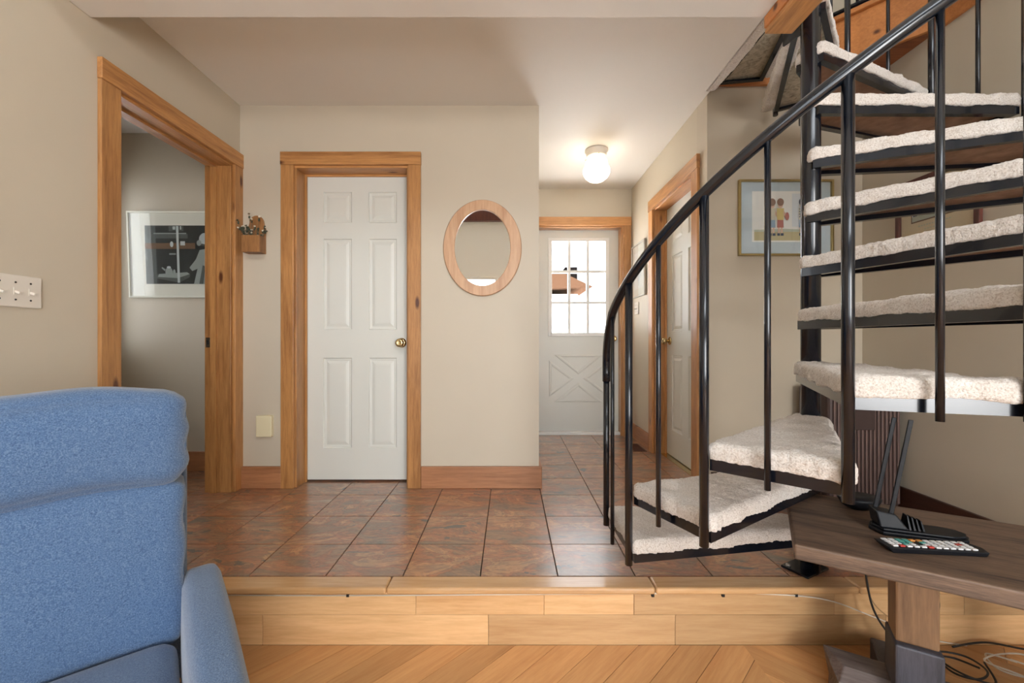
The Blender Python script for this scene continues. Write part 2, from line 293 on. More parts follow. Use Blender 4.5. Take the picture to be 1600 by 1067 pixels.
# diagonal planks, clipped to the room
def clip(poly, ax, val, keep):
    out = []
    for i in range(len(poly)):
        a, b = poly[i], poly[(i + 1) % len(poly)]; da, db = (a[ax] - val) * keep, (b[ax] - val) * keep
        if da >= 0: out.append(a)
        if da * db < 0:
            u = da / (da - db); out.append(tuple(a[q] + u * (b[q] - a[q]) for q in (0, 1)))
    return out
PW, c45 = .112, math.sqrt(.5)
def planks(x0, x1, y0, y1, ang):
    ca, sa = math.cos(ang), math.sin(ang); tol = .0008
    for k in range(-30, 46):
        t0 = -6 + random.uniform(0, 1.3)
        while t0 < 6:
            ln = random.uniform(.9, 1.7); q = []
            for (u, v) in ((t0 + tol, k * PW + tol), (t0 + ln - tol, k * PW + tol), (t0 + ln - tol, (k + 1) * PW - tol), (t0 + tol, (k + 1) * PW - tol)): q.append((u * ca - v * sa, u * sa + v * ca))
            t0 += ln
            for ax, val, kp in ((0, x0, 1), (0, x1, -1), (1, y0, 1), (1, y1, -1)):
                if q: q = clip(q, ax, val, kp)
            if len(q) < 3: continue
            ar = abs(sum(q[i][0] * q[(i + 1) % len(q)][1] - q[(i + 1) % len(q)][0] * q[i][1] for i in range(len(q)))) / 2
            if ar < .004: continue
            cx = sum(p[0] for p in q) / len(q); cy = sum(p[1] for p in q) / len(q)
            loc = Vector((cx, cy, ZF - .0119)); im = Matrix.Rotation(-ang, 2)
            ql = [tuple(im @ Vector((p[0] - cx, p[1] - cy))) for p in q]
            o = MB().prism(ql, 0, .0119 + random.uniform(-.0003, 0)).build('plank', 'floor_plank')
            lp = W[o.name].copy(); o.parent = fw
            o.rotation_euler = (0, 0, ang); o.location = loc + Matrix.Rotation(ang, 3, 'Z') @ lp - W[fw.name]
planks(XL, .9, -1.2, 1.6075, R(45)); planks(.9, XR, -1.2, 1.6075, R(-45 + 90 * (0)))
B(XL, XR, -2.6, -1.2, ZF - .0119, ZF - .001).build('plank_field', 'floor_plank', fw, kind='stuff')
# step
st = thing('trim_step', (.2, 1.62, ZF), 'golden maple step riser and rounded nosing at the tile edge', 'step', kind='structure')
B(XL, XR, 1.6245, 1.66, ZF - .012, -.03).build('riser_backing', 'subfloor', st)
def runs(z0, z1, cuts):
    xs = [XL] + cuts + [XR]
    for a, b in zip(xs, xs[1:]): B(a + .0006, b - .0006, 1.608, 1.6245, z0, z1).build('riser_plank', 'maple', st, bevel=.001, seg=1)
runs(ZF, -.1155, [-.95, -.081, .638, 1.45]); runs(-.1145, -.026, [-1.2, -.36, .133, .479, 1.25, 1.75])
xs = [XL, -.468, .555, 1.33, XR]
for a, b in zip(xs, xs[1:]): B(a + .0005, b - .0005, 1.583, 1.6685, -.0245, .002).build('nosing', 'nosing', st, bevel=.009, seg=4)

# baseboards
def base(name, boxes, label, mat=None):
    r = thing(name, ((boxes[0][0] + boxes[0][1]) / 2, (boxes[0][2] + boxes[0][3]) / 2, 0), label, 'baseboard', kind='structure')
    for b in boxes:
        z = b[4] if len(b) > 4 else 0
        B(*b[:4], z, z + .14).build('board', mat or ('base_x' if b[1] - b[0] > b[3] - b[2] else 'base_y'), r, bevel=.004)
base('baseboard_back', [(XL + .002, -1.4555, YB - .018, YB), (-.5645, XH0 + .018, YB - .018, YB)], 'reddish knotty pine baseboard under the oval mirror')
base('baseboard_hall_left', [(XH0, XH0 + .018, YB + .001, YE)], 'pine baseboard along the left hall wall')
base('baseboard_hall_right', [(XH1 - .018, XH1, 3.592, YE - .02)], 'pine baseboard beside the floor register in the hall')
base('baseboard_stair', [(XH1 + .02, XR - .02, YS - .018, YS), (XR - .018, XR, 1.672, YS - .02)], 'dark brown baseboard around the foot of the spiral stair', 'dark_base')
base('baseboard_side_room', [(-2.83, XL - .165, 3.012, 3.03)], 'reddish baseboard of the side room')
base('baseboard_left', [(XL, XL + .018, -2.58, 1.58, ZF)], 'pine baseboard behind the blue armchair')

# ------------------------------------------------------------------ doors
def ring_panel(name, mat, parent, x0, x1, z0, z1, y, loops, m=None):   # nested rectangles: (inset, depth behind the face)
    vs = []; fs = []
    for ins, d in loops: vs += [(x0 + ins, y + d, z0 + ins), (x1 - ins, y + d, z0 + ins), (x1 - ins, y + d, z1 - ins), (x0 + ins, y + d, z1 - ins)]
    for k in range(len(loops) - 1):
        for j in range(4): fs.append((k * 4 + j, k * 4 + (j + 1) % 4, k * 4 + 4 + (j + 1) % 4, k * 4 + 4 + j))
    n = len(loops) * 4; fs.append((n - 4, n - 3, n - 2, n - 1))
    vs += [(x0, y + .03, z0), (x1, y + .03, z0), (x1, y + .03, z1), (x0, y + .03, z1)]; fs += [(n + 3, n + 2, n + 1, n)] + [((j + 1) % 4, j, n + j, n + (j + 1) % 4) for j in range(4)]
    if m: vs = [m @ Vector(v) for v in vs]
    return MB()._a(vs, fs).build(name, mat, parent)
LOOPS = [(0, 0), (.006, .007), (.016, .008), (.02, .009), (.04, .0035), (.05, .003)]
def knob(parent, m, mat='brass', name='knob'):
    k = MB().lathe([(.0, 0), (.012, 0), (.011, .022), (.016, .03), (.026, .038), (.029, .048), (.027, .058), (.017, .064), (.013, .062), (.0, .062)], m).build(name, mat, parent)
    MB().lathe([(0, -.001), (.033, -.001), (.032, .004), (.02, .009), (0, .009)], m).build('rose', mat, k)
    return k
FY = Matrix.Rotation(R(90), 4, 'X')     # lathe axis +z -> -y
def six_panel(parent, m, w, z0, z1, rows, cols, y=0, th=.035):     # built facing -y from x=0..w, then moved by m
    s = MB(); zs = [z0] + [q for r in rows for q in r] + [z1]; xs = [0] + [q for c_ in cols for q in c_] + [w]
    for i in range(0, len(xs), 2): s.box(xs[i], xs[i + 1], y, y + th, z0, z1, m=m)
    for c_ in cols:
        for i in range(0, len(zs), 2): s.box(c_[0], c_[1], y, y + th, zs[i], zs[i + 1], m=m)
    sl = s.build('door_slab', 'white_door', parent)
    for c_ in cols:
        for r in rows: ring_panel('panel', 'white_door', sl, c_[0], c_[1], r[0], r[1], y, LOOPS, m)
    return sl
# door_1: closed white door in the back wall
d = thing('door_1', (-1.01, YB + .08, 0), 'closed white six-panel door in a pine casing beside the oval mirror', 'door', kind='structure')
DY = 2.797
rows = [(-.715 + H, -.111 + H), (.077 + H, .685 + H), (.792 + H, .998 + H)]
sl = six_panel(d, Matrix.Translation((-1.3605, 0, 0)), .7, .012, 2.046, rows, [(.1145, .3055), (.4185, .6065)], DY)
knob(sl, Matrix.Translation((-.722, DY - .001, .927)) @ FY)
def casing(d, x0, x1, zt, y, axis='x', wd=.082, depth=.16, side=1, floor=0.0, stop=True):
    """jamb + casing around an opening x0..x1 (along the wall) whose wall face lies at y; room side is -side"""
    def bx(a0, a1, b0, b1, z0, z1, nm, mt, bev=.003):
        b0, b1 = sorted((b0, b1))
        if axis == 'x': B(a0, a1, b0, b1, z0, z1).build(nm, mt, d, bevel=bev)
        else: B(b0, b1, a0, a1, z0, z1).build(nm, mt, d, bevel=bev)
    hz = 'pine_x' if axis == 'x' else 'pine_y'
    bx(x0, x0 + .019, y, y + side * depth, floor, zt - .019, 'jamb', 'pine_z'); bx(x1 - .019, x1, y, y + side * depth, floor, zt - .019, 'jamb', 'pine_z')
    bx(x0, x1, y, y + side * depth, zt - .019, zt, 'jamb_head', hz)
    bx(x0 - wd + .008, x0 + .008, y - side * .02, y - side * .0005, floor, zt - .006, 'casing', 'pine_z'); bx(x1 - .008, x1 + wd - .008, y - side * .02, y - side * .0005, floor, zt - .006, 'casing', 'pine_z')
    bx(x0 - wd + .006, x1 + wd - .006, y - side * .024, y - side * .0005, zt - .006, zt + wd - .006, 'casing_head', hz)
casing(d, -1.381, -.639, 2.066, YB)
for a, b in ((-1.362, -1.35), (-.67, -.658)): B(a, b, DY - .014, DY - .002, .001, 2.047).build('door_stop', 'pine_z', d)
B(-1.35, -.67, DY - .014, DY - .002, 2.035, 2.047).build('door_stop', 'pine_x', d)
# door_2: open doorway in the left wall
d = thing('door_2', (XL, 2.22, 0), 'open pine-cased doorway into the small side room', 'doorway', kind='structure')
casing(d, 1.83, 2.607, 2.045, XL, 'y', .09, .163, -1)
for a, b in ((1.849, 1.861), (2.576, 2.588)): B(XL - .12, XL - .085, a, b, .001, 2.026).build('door_stop', 'pine_z', d)
B(XL - .12, XL - .085, 1.861, 2.576, 2.014, 2.026).build('door_stop', 'pine_y', d)
sp = B(XL - .155, XL - .128, 2.586, 2.588, .9, .96).build('strike_plate', 'steel', d); B(XL - .147, XL - .136, 2.5855, 2.5862, .915, .945).build('latch_hole', 'dark', sp)
# door_3: white door in the right hall wall
d = thing('door_3', (XH1, 3.11, 0), 'white panel door in the right hall wall, seen edge-on past the stair', 'door', kind='structure')
casing(d, 2.733, 3.5, 2.045, XH1, 'y', .09, .14, 1)
DM = Matrix.Translation((XH1 + .1, 3.481, 0)) @ Matrix.Rotation(R(-90), 4, 'Z')
sl = six_panel(d, DM, .729, .012, 2.026, rows, [(.11, .315), (.42, .62)])
knob(sl, DM @ Matrix.Translation((.07, -.001, .94)) @ FY)
for a, b in ((2.752, 2.764), (3.469, 3.481)): B(XH1 + .085, XH1 + .098, a, b, .001, 2.026).build('door_stop', 'pine_z', d)
B(XH1 + .05, XH1 + .138, 2.754, 3.479, .0005, .006).build('threshold', 'brass', d, bevel=.002)
# door_4: entrance door with nine panes
d = thing('door_4', (.68, YE + .1, 0), 'white entrance door with nine panes and crossbuck panel at the hall end', 'door', kind='structure')
casing(d, .25, 1.125, 2.085, YE, 'x', .085, .16)
EY, ex0, ex1, ez1 = YE + .1, .271, 1.104, 2.062
wx0, wx1, wz0, wz1 = .418, .985, 1.012, 1.96
es = MB().box(ex0, wx0, EY, EY + .045, .03, ez1).box(wx1, ex1, EY, EY + .045, .03, ez1).box(wx0, wx1, EY, EY + .045, .03, wz0).box(wx0, wx1, EY, EY + .045, wz1, ez1).build('door_slab', 'white_door', d)
fr = MB()
for b in ((wx0 - .025, wx0 + .012, wz0 - .025, wz1 + .025), (wx1 - .012, wx1 + .025, wz0 - .025, wz1 + .025), (wx0, wx1, wz0 - .025, wz0 + .012), (wx0, wx1, wz1 - .012, wz1 + .025)): fr.box(b[0], b[1], EY - .012, EY + .001, b[2], b[3])
fr.build('window_frame', 'white_trim', d, bevel=.003)
for i in (1, 2):
    x = wx0 + (wx1 - wx0) * i / 3; B(x - .013, x + .013, EY + .002, EY + .04, wz0, wz1).build('muntin', 'white_trim', d)
    z = wz0 + (wz1 - wz0) * i / 3; B(wx0, wx1, EY + .003, EY + .039, z - .013, z + .013).build('muntin', 'white_trim', d)
for i in range(3):
    for j in range(3): B(wx0 + (wx1 - wx0) * i / 3 + .009, wx0 + (wx1 - wx0) * (i + 1) / 3 - .009, EY + .018, EY + .022, wz0 + (wz1 - wz0) * j / 3 + .009, wz0 + (wz1 - wz0) * (j + 1) / 3 - .009).build('pane', 'pane', d)
# crossbuck: four triangular panels
cz0, cz1, cx0, cx1 = .32, .8, .4, 1.0; cx, cz = (cx0 + cx1) / 2, (cz0 + cz1) / 2
def tri(p):
    c_ = (sum(q[0] for q in p) / 3, sum(q[1] for q in p) / 3); vs = []
    for s_, dd in ((1, 0), (.9, -.006), (.78, -.006), (.68, -.001)): vs += [(c_[0] + (q[0] - c_[0]) * s_, EY + dd, c_[1] + (q[1] - c_[1]) * s_) for q in p]
    fs = [(k * 3 + j, k * 3 + (j + 1) % 3, k * 3 + 3 + (j + 1) % 3, k * 3 + 3 + j) for k in range(3) for j in range(3)] + [(9, 10, 11)]
    MB()._a(vs, fs).build('panel', 'white_door', es)
gp = .05
tri([(cx0 + gp, cz1), (cx, cz + gp * .8), (cx1 - gp, cz1)][::-1]); tri([(cx0 + gp, cz0), (cx1 - gp, cz0), (cx, cz - gp * .8)]); tri([(cx0, cz0 + gp), (cx - gp * .9, cz), (cx0, cz1 - gp)]); tri([(cx1, cz0 + gp), (cx1, cz1 - gp), (cx + gp * .9, cz)])
knob(es, Matrix.Translation((1.048, EY - .001, .965)) @ FY)
B(.27, 1.106, YE + .03, EY + .06, -.0, .028).build('threshold', 'white_trim', d, bevel=.004)

# ------------------------------------------------------------------ windows behind and beside
def window(name, axis, at, a0, a1, z0, z1, nx, nz, label):
    r = thing(name, ((a0 + a1) / 2, at, z0) if axis == 'x' else (at, (a0 + a1) / 2, z0), label, 'window', kind='structure')
    def bx(p0, p1, q0, q1, c0, c1, nm, mt):
        (B(p0, p1, q0, q1, c0, c1) if axis == 'x' else B(q0, q1, p0, p1, c0, c1)).build(nm, mt, r)
    f = .045
    bx(a0, a0 + f, at - .04, at + .04, z0, z1, 'window_frame', 'white_trim'); bx(a1 - f, a1, at - .04, at + .04, z0, z1, 'window_frame', 'white_trim')
    bx(a0 + f, a1 - f, at - .04, at + .04, z0, z0 + f, 'window_sill', 'white_trim'); bx(a0 + f, a1 - f, at - .04, at + .04, z1 - f, z1, 'window_frame', 'white_trim')
    for i in range(1, nx): x = a0 + (a1 - a0) * i / nx; bx(x - .02, x + .02, at - .03, at + .03, z0 + f, z1 - f, 'mullion', 'white_trim')
    for i in range(nx):
        bx(a0 + (a1 - a0) * i / nx + .046 * (i == 0) + .02 * (i > 0), a0 + (a1 - a0) * (i + 1) / nx - .02, at - .003, at + .003, z0 + f, z1 - f, 'pane', 'pane')
window('window_1', 'x', -2.68, -1.4, 2.05, .2, 2.16, 3, 1, 'wide living room window below the wooden wall beam'); window('window_added_high', 'x', -2.68, -1.4, 2.05, 3.6, 4.9, 3, 1, 'unseen high window added for light above the wooden wall beam')  # the high one is unseen, added for extra light from above
window('window_3', 'y', -2.9, 2.6, 2.95, .87, 2.1, 1, 1, 'narrow white window of the small side room')
B(XL, XR, -2.6, -2.5, 3.2, 3.42).build('trim_rear_beam', 'red_frame', label='dark wooden beam across the rear wall', cat='beam', kind='structure')

# ------------------------------------------------------------------ outside
B(-60, 60, YE + .17, 60, -.5, -.42).build('ground', 'snow', label='snow-white yard outside the entrance door', cat='ground', kind='structure')
hs = thing('neighbour_house', (1.5, 24, -.42), 'white house with a brown roof beyond the entrance door panes', 'house')
MB().prism([(-4, 22), (3.6, 22), (3.6, 30), (-4, 30)], -.42, 3.4).build('house_wall', 'house_wall', hs)
MB()._a([(-4.3, 21.5, 3.35), (4.3, 21.5, 3.75), (4.3, 30, 3.75), (-4.3, 30, 3.35), (-4.3, 24, 5.0), (3.0, 24, 4.9)], [(3, 2, 1, 0), (0, 1, 5, 4), (4, 5, 2, 3), (1, 2, 5), (0, 4, 3)]).build('roof', 'roof', hs)
B(3.2, 3.9, 24, 25, 3.9, 5.2).build('chimney', 'roof_dark', hs)

# ------------------------------------------------------------------ spiral staircase
CX, CY, RR, A0, DA, DZ, Z1 = 1.2259, 1.7006, .8106, 169.31, 23.346, .2131, .1692
def pol(r, a, z=None):
    p = (CX + r * math.cos(R(a)), CY + r * math.sin(R(a))); return p if z is None else (*p, z)
ss = thing('spiral_staircase', (CX, CY, 0), 'black metal spiral staircase with thick beige carpeted wedge treads', 'staircase')
MB().tube([(CX, CY, .012), (CX, CY, 3.4)], .035, 24).build('column', 'black_metal', ss)
bm_ = Matrix.Translation((CX, CY, 0)) @ Matrix.Rotation(R(27), 4, 'Z')
bp = B(-.075, .075, -.03, .075, .0025, .012, m=bm_).build('base_plate', 'black_metal', ss, bevel=.002)
for q in ((-.058, .055), (.058, .055)): MB().lathe([(0, .012), (.009, .012), (.009, .02), (0, .02)], bm_ @ Matrix.Translation((q[0], q[1], 0)), 6).build('bolt', 'steel', bp)
B(-.004, .004, .02, .115, 2.212, 2.275, m=Matrix.Translation((CX - .0, CY, 0)) @ Matrix.Rotation(R(21), 4, 'Z')).build('bracket', 'black_metal', ss)
tex = bpy.data.textures.new('pile', 'CLOUDS'); tex.noise_scale = .012; tex.noise_depth = 1
tex2 = bpy.data.textures.new('pile_soft', 'CLOUDS'); tex2.noise_scale = .09; tex2.noise_depth = 1
def offset(poly, d):          # grow (d>0) a CCW polygon
    n = len(poly); out = []
    for i in range(n):
        p0, p1, p2 = (Vector(poly[(i + k) % n]) for k in (-1, 0, 1))
        e1 = (p1 - p0).normalized(); e2 = (p2 - p1).normalized(); n1 = Vector((e1.y, -e1.x)); n2 = Vector((e2.y, -e2.x)); b = (n1 + n2).normalized()
        out.append(tuple(p1 + b * d / max(.35, b.dot(n1))))
    return out
def carpet(poly, z0, z1, parent):
    me = bpy.data.meshes.new('carpet'); bm = bmesh.new()
    lo = [bm.verts.new((x, y, z0)) for x, y in poly]; hi = [bm.verts.new((x, y, z1)) for x, y in poly]; n = len(poly)
    bm.faces.new(lo[::-1]); bm.faces.new(hi)
    for i in range(n): bm.faces.new((lo[i], lo[(i + 1) % n], hi[(i + 1) % n], hi[i]))
    bmesh.ops.bevel(bm, geom=[e for e in bm.edges if abs(e.verts[0].co.z - e.verts[1].co.z) > .001], offset=.022, segments=4, profile=.5, affect='EDGES')
    top = [e for e in bm.edges if e.verts[0].co.z > z1 - .001 and e.verts[1].co.z > z1 - .001]
    bmesh.ops.bevel(bm, geom=top, offset=.02, segments=4, profile=.5, affect='EDGES')
    c = Vector((sum(p[0] for p in poly) / n, sum(p[1] for p in poly) / n, z0))
    bmesh.ops.translate(bm, verts=bm.verts, vec=-c); bm.to_mesh(me); bm.free(); me.materials.append(M['carpet'])
    for p in me.polygons: p.use_smooth = True
    o = bpy.data.objects.new('carpet', me); COL.objects.link(o); o.parent = parent; o.location = c - W[parent.name]; W[o.name] = c
    r = o.modifiers.new('remesh', 'REMESH'); r.mode = 'VOXEL'; r.voxel_size = .006; r.use_smooth_shade = True
    for tx, sth in ((tex2, .016), (tex, .0065)):
        dm_ = o.modifiers.new('pile', 'DISPLACE'); dm_.texture = tx; dm_.strength = sth; dm_.mid_level = .5; dm_.texture_coords = 'GLOBAL'
    return o
def tread(poly, zk, name='tread', extra=None):
    ctr = Vector((sum(p[0] for p in poly) / len(poly), sum(p[1] for p in poly) / len(poly), 0))
    f = MB(); n = len(poly); zlo = zk - .036
    inn = offset(poly, -.024); inn2 = offset(poly, -.005)
    for i in range(n):
        j = (i + 1) % n
        for a, b, z0, z1 in ((poly, inn2, zlo, zk), (inn2, inn, zlo, zlo + .005)):
            f.prism([a[i], a[j], b[j], b[i]], z0, z1)
    fr_ = f.build(name, 'black_metal', ss)
    MB().prism(offset(poly, -.0055), zk - .013, zk - .001).build('tread_board', 'board_under' if name == 'tread' and not extra else 'carpet_back', fr_)
    carpet(offset(poly, .008), zk - .004, zk + .047, fr_)
    return fr_
def zt(k): return Z1 + DZ * k
for k in range(11):
    aL, aT = A0 + k * DA, A0 + (k + 1) * DA; w_ = .05
    IL = (CX + w_ * math.sin(R(aL)), CY - w_ * math.cos(R(aL))); IT = (CX - w_ * math.sin(R(aT)), CY + w_ * math.cos(R(aT)))
    tread([IL, pol(.795, aL + .6), pol(.795, aT + .9), IT], zt(k), 'tread', k == 10)
lt = [o for o in ss.children if o.name.startswith('tread')][-1]
ld = tread([(1.252, 1.79), (1.3, 1.79), (1.5, 2.475), (1.252, 2.515)], zt(11), 'landing')
def roll(a, b, wd, z0, z1, parent):
    a, b = Vector(a), Vector(b); e = (b - a).normalized(); n = Vector((-e.y, e.x)) * wd / 2
    return carpet([tuple(a - n), tuple(b - n), tuple(b + n), tuple(a + n)], z0, z1, parent)
roll((1.216, 1.75), (1.216, 2.52), .05, zt(11) - .072, zt(11) + .02, ld)
roll(pol(.1, A0 + 11 * DA + 12), pol(.78, A0 + 11 * DA + 3.5), .06, zt(10) - .03, zt(10) + .044, lt)
roll((1.31, 1.8), (1.525, 2.46), .05, zt(11) - .028, zt(11) + .045, ld)
RZ = lambda k: .945 + .2135 * k
for k in range(12):
    MB().tube([pol(RR, A0 + k * DA, zt(max(k - 1, 0)) - .045), pol(RR, A0 + k * DA, RZ(k) if k else .8)], .0135, 14).build('post', 'black_metal', ss)
    if k < 11: MB().tube([pol(RR, A0 + (k + .5) * DA, zt(k) - .05), pol(RR, A0 + (k + .5) * DA, RZ(k + .5))], .0082, 10).build('baluster', 'black_metal', ss)
pts = [pol(RR, A0, z) for z in (.76, .8, .84)] + [pol(RR, A0 + 1.0, .885), pol(RR, A0 + 3.5, .93), pol(RR, A0 + 7, .985)]
k = .5
pts += [pol(RR, A0 + q / 8 * DA, RZ(q / 8)) for q in range(4, 8 * 11 + 1)]
MB().tube(pts, .0172, 14).build('handrail', 'black_metal', ss)

# ------------------------------------------------------------------ blue armchair (written in its own frame, front = -y)
ac = thing('armchair', (-1.1195, .99, ZF), 'blue heathered fabric armchair with headrest cushion on the lower floor', 'armchair', rz=R(40))
zz = -ZF      # chair heights below are given over the tile level
lean = lambda p, q: Vector((p.x, p.y + max(0, p.z + .3) * .07, p.z))
def crease(p, q):       # gathered corner creases
    s = math.sin(q.z * 9) * .004 * max(0, abs(q.x) - .72) / .28
    return Vector((p.x + s, p.y + s * .6, p.z + .006 * math.sin(q.x * 5)))
sg = lambda v: math.copysign(abs(v) ** .55, v)
hr = MB().cushion((0, .07, .672 + zz), (.285, .085, .128), .055, 22, (0.0, .02, .012), crease).build('headrest', 'blue_fabric', ac)
MB().tube([(.277, .07 + .05 * sg(math.cos(a)), .672 + zz + .094 * sg(math.sin(a))) for a in [2 * math.pi * i / 40 for i in range(40)]], .0035, 6, closed=True).build('piping', 'blue_fabric', hr)
bk = MB().cushion((0, .085, .325 + zz), (.278, .085, .228), .035, 22, (0, .02, .0), crease).build('back_cushion', 'blue_fabric', ac)
MB().tube([(.273, .085 + .055 * sg(math.cos(a)), .325 + zz + .2 * sg(math.sin(a))) for a in [2 * math.pi * i / 40 for i in range(40)]], .003, 6, closed=True).build('piping', 'blue_fabric', bk)
MB().cushion((0, .2, .3 + zz), (.29, .05, .42), .04, 12).build('back_panel', 'blue_fabric', ac)
sc = MB().cushion((0, -.28, .055 + zz), (.262, .29, .075), .045, 18, (0, 0, .018)).build('seat_cushion', 'blue_fabric', ac)
for s_ in (-1, 1):
    MB().cushion((s_ * .318, -.25, .055 + zz), (.047, .345, .215), .03, 16, (.006, 0, .006), lambda p, q: Vector((p.x, p.y, p.z - .02 * max(0, -q.y)))).build('arm', 'blue_fabric', ac)
MB().cushion((0, -.2, -.075 + zz), (.268, .36, .055), .02, 8).build('seat_base', 'blue_fabric', ac)
for a in (-.28, .28):
    for b in (-.5, .16): MB().lathe([(0, 0), (.016, 0), (.024, .105), (0, .105)], Matrix.Translation((a, b, 0)), 12).build('leg', 'red_frame', ac)

# ------------------------------------------------------------------ rustic table
TB = thing('rustic_table', (.839, 1.232, ZF), 'rustic dark wooden table with a plank leg below the spiral stair', 'table', rz=R(-31.3))
def loc(x, y, z): return (x, y, z)
zt0 = .34 + zz
top = MB().box(0, 1.15, 0, .54, zt0 - .046, zt0).build('table_top', 'table_wood', TB, bevel=.006, seg=2)
for a in (.268, .85):
    lg = MB().box(a, a + .1, .22, .315, .02 + zz, zt0 - .046).build('leg', 'leg_wood', TB, bevel=.006)
    MB().box(a - .004, a + .106, .2, .33, .1, .02 + zz).build('leg_foot', 'dark_leg_wood', lg, bevel=.006)
    MB().box(a - .01, a + .11, .02, .21, 0, .08).box(a - .01, a + .11, .352, .52, 0, .08).build('cross_foot', 'dark_leg_wood', TB, bevel=.006)
MB()._a([(.1, .22, 0), (1.1, .22, 0), (1.1, .35, 0), (.12, .35, 0), (.13, .215, .07), (1.1, .215, .07), (.1, .35, .1), (1.1, .35, .1), (.15, .26, .1), (1.1, .26, .1)], [(3, 2, 1, 0), (0, 1, 5, 4), (4, 5, 9, 8), (8, 9, 7, 6), (6, 7, 2, 3), (1, 2, 7, 9, 5), (0, 4, 8, 6, 3)]).build('stretcher', 'grey_beam', TB, bevel=.004)

# things on the table
ZT_ = .34
an = thing('tv_antenna', (1.175, 1.325, ZT_), 'black plastic indoor antenna with two flat rods on the rustic table', 'antenna', rz=R(-20))
b = MB(); pl = [(-.01, -.045), (.16, -.045), (.2, -.03), (.215, 0), (.2, .03), (.16, .045), (-.01, .045), (-.03, 0)]
ab = MB().prism(pl, 0, .012).prism(offset(pl, -.006), .012, .02).build('base', 'black_plastic', an, bevel=.003)
MB()._a([(-.012, -.034, .02), (.06, -.034, .02), (.06, .034, .02), (-.012, .034, .02), (-.022, -.028, .07), (.03, -.028, .062), (.03, .028, .062), (-.022, .028, .07)], [(3, 2, 1, 0), (4, 5, 6, 7), (0, 1, 5, 4), (1, 2, 6, 5), (2, 3, 7, 6), (3, 0, 4, 7)]).build('rod_holder', 'black_plastic', an, bevel=.004)
for i in range(4): MB()._a([(.062 + i * .011, -.028, .018), (.067 + i * .011, -.028, .018), (.067 + i * .011, .028, .018), (.062 + i * .011, .028, .018), (.062 + i * .011, -.012, .058 - i * .004), (.065 + i * .011, -.012, .058 - i * .004), (.065 + i * .011, .012, .058 - i * .004), (.062 + i * .011, .012, .058 - i * .004)], [(3, 2, 1, 0), (4, 5, 6, 7), (0, 1, 5, 4), (1, 2, 6, 5), (2, 3, 7, 6), (3, 0, 4, 7)]).build('fin', 'black_plastic', an)
for y_, x_ in ((.018, -.006), (-.018, .02)):
    MB().box(-.006, .006, -.003, .003, 0, .3, m=Matrix.Translation((x_, y_, .06)) @ Matrix.Rotation(R(9.5), 4, 'Y')).build('rod', 'black_plastic', an, bevel=.0015)
rm = thing('remote_control', (1.2, 1.19, ZT_), 'black remote control with white buttons lying on the rustic table', 'remote', rz=R(-4))
MB()._a([(-.115, -.02, 0), (.125, -.026, 0), (.125, .024, 0), (-.115, .024, 0), (-.135, -.026, .02), (.128, -.03, .014), (.138, .0, .014), (.128, .03, .014), (-.135, .03, .02)], [(3, 2, 1, 0), (4, 5, 6, 7, 8), (0, 1, 5, 4), (1, 2, 7, 6, 5), (2, 3, 8, 7), (3, 0, 4, 8)]).build('body', 'black_plastic', rm, bevel=.003)
def rz_(x): return .0195 - (x + .135) * .0228
for i in range(12):
    for j in range(4):
        x = -.115 + i * .019; y = -.019 + j * .0125; mt = 'remote_white'
        if (i, j) in ((1, 0), (5, 0), (10, 2)): mt = 'remote_red'
        elif i in (2, 3) and j > 1 or (i, j) in ((2, 1), (5, 2)): mt = 'remote_teal'
        elif (i, j) in ((4, 3), (5, 3)): mt = 'remote_orange'
        elif i == 4 and j < 3 and j > 0: continue
        B(x, x + .013, y, y + .0085, rz_(x) - .001, rz_(x) + .0035).build('button', mt, rm)
bs = MB().lathe([(0, 0), (.035, 0), (.058, .014), (.07, .036), (.066, .042), (.02, .046), (0, .046)], Matrix.Translation((1.255, 1.5, ZT_)) @ Matrix.Diagonal((1, .75, 1, 1)), 28).build('black_dish', 'black_plastic', label='small black oval dish on the rustic table beside the antenna', cat='dish')

# cables
def cable(name, pts, r, mat, label, group=None, sub=10):
    P = [Vector(p) for p in pts]; out = []
    for i in range(len(P) - 1):
        p0, p1, p2, p3 = P[max(i - 1, 0)], P[i], P[i + 1], P[min(i + 2, len(P) - 1)]
        for s_ in range(sub):
            u = s_ / sub; out.append(.5 * ((2 * p1) + (p2 - p0) * u + (2 * p0 - 5 * p1 + 4 * p2 - p3) * u * u + (3 * p1 - p0 - 3 * p2 + p3) * u ** 3))
    out.append(P[-1]); return MB().tube(out, r, 6).build(name, mat, label=label, cat='cable', group=group)
wc = cable('step_cable', [(x, 1.604, -.031 + .004 * math.sin(x * 2.3) - .003) for x in [-1.6 + .15 * i for i in range(18)]] + [(1.2, 1.602, -.05), (1.4, 1.602, -.12), (1.6, 1.602, -.2), (1.75, 1.6, ZF + .004)], .0025, 'cable_white', 'thin white cable stapled under the step nosing')
for x in (-.62, .55, .82, 1.1): B(x - .005, x + .005, 1.6, 1.6085, -.042, -.026).build('staple', 'dark', wc)
cable('power_cable', [(1.3, 1.57, .29), (1.32, 1.555, .1), (1.34, 1.53, -.06), (1.42, 1.5, -.17), (1.52, 1.46, ZF + .004)], .0035, 'cable_black', 'black cord hanging behind the table leg to the floor')
cable('power_cable', [(1.42, 1.56, .29), (1.5, 1.55, .1), (1.58, 1.54, -.02), (1.6, 1.585, -.15), (1.62, 1.58, ZF + .004)], .0045, 'cable_black', 'thicker black cord hanging over the step nosing')
cable('power_cable', [(1.31, 1.57, .29), (1.34, 1.56, .0), (1.42, 1.53, -.1), (1.5, 1.5, -.2), (1.55, 1.49, ZF + .004)], .0022, 'cable_tan', 'thin brown cord hanging beside the table leg')
rr = random.Random(3)
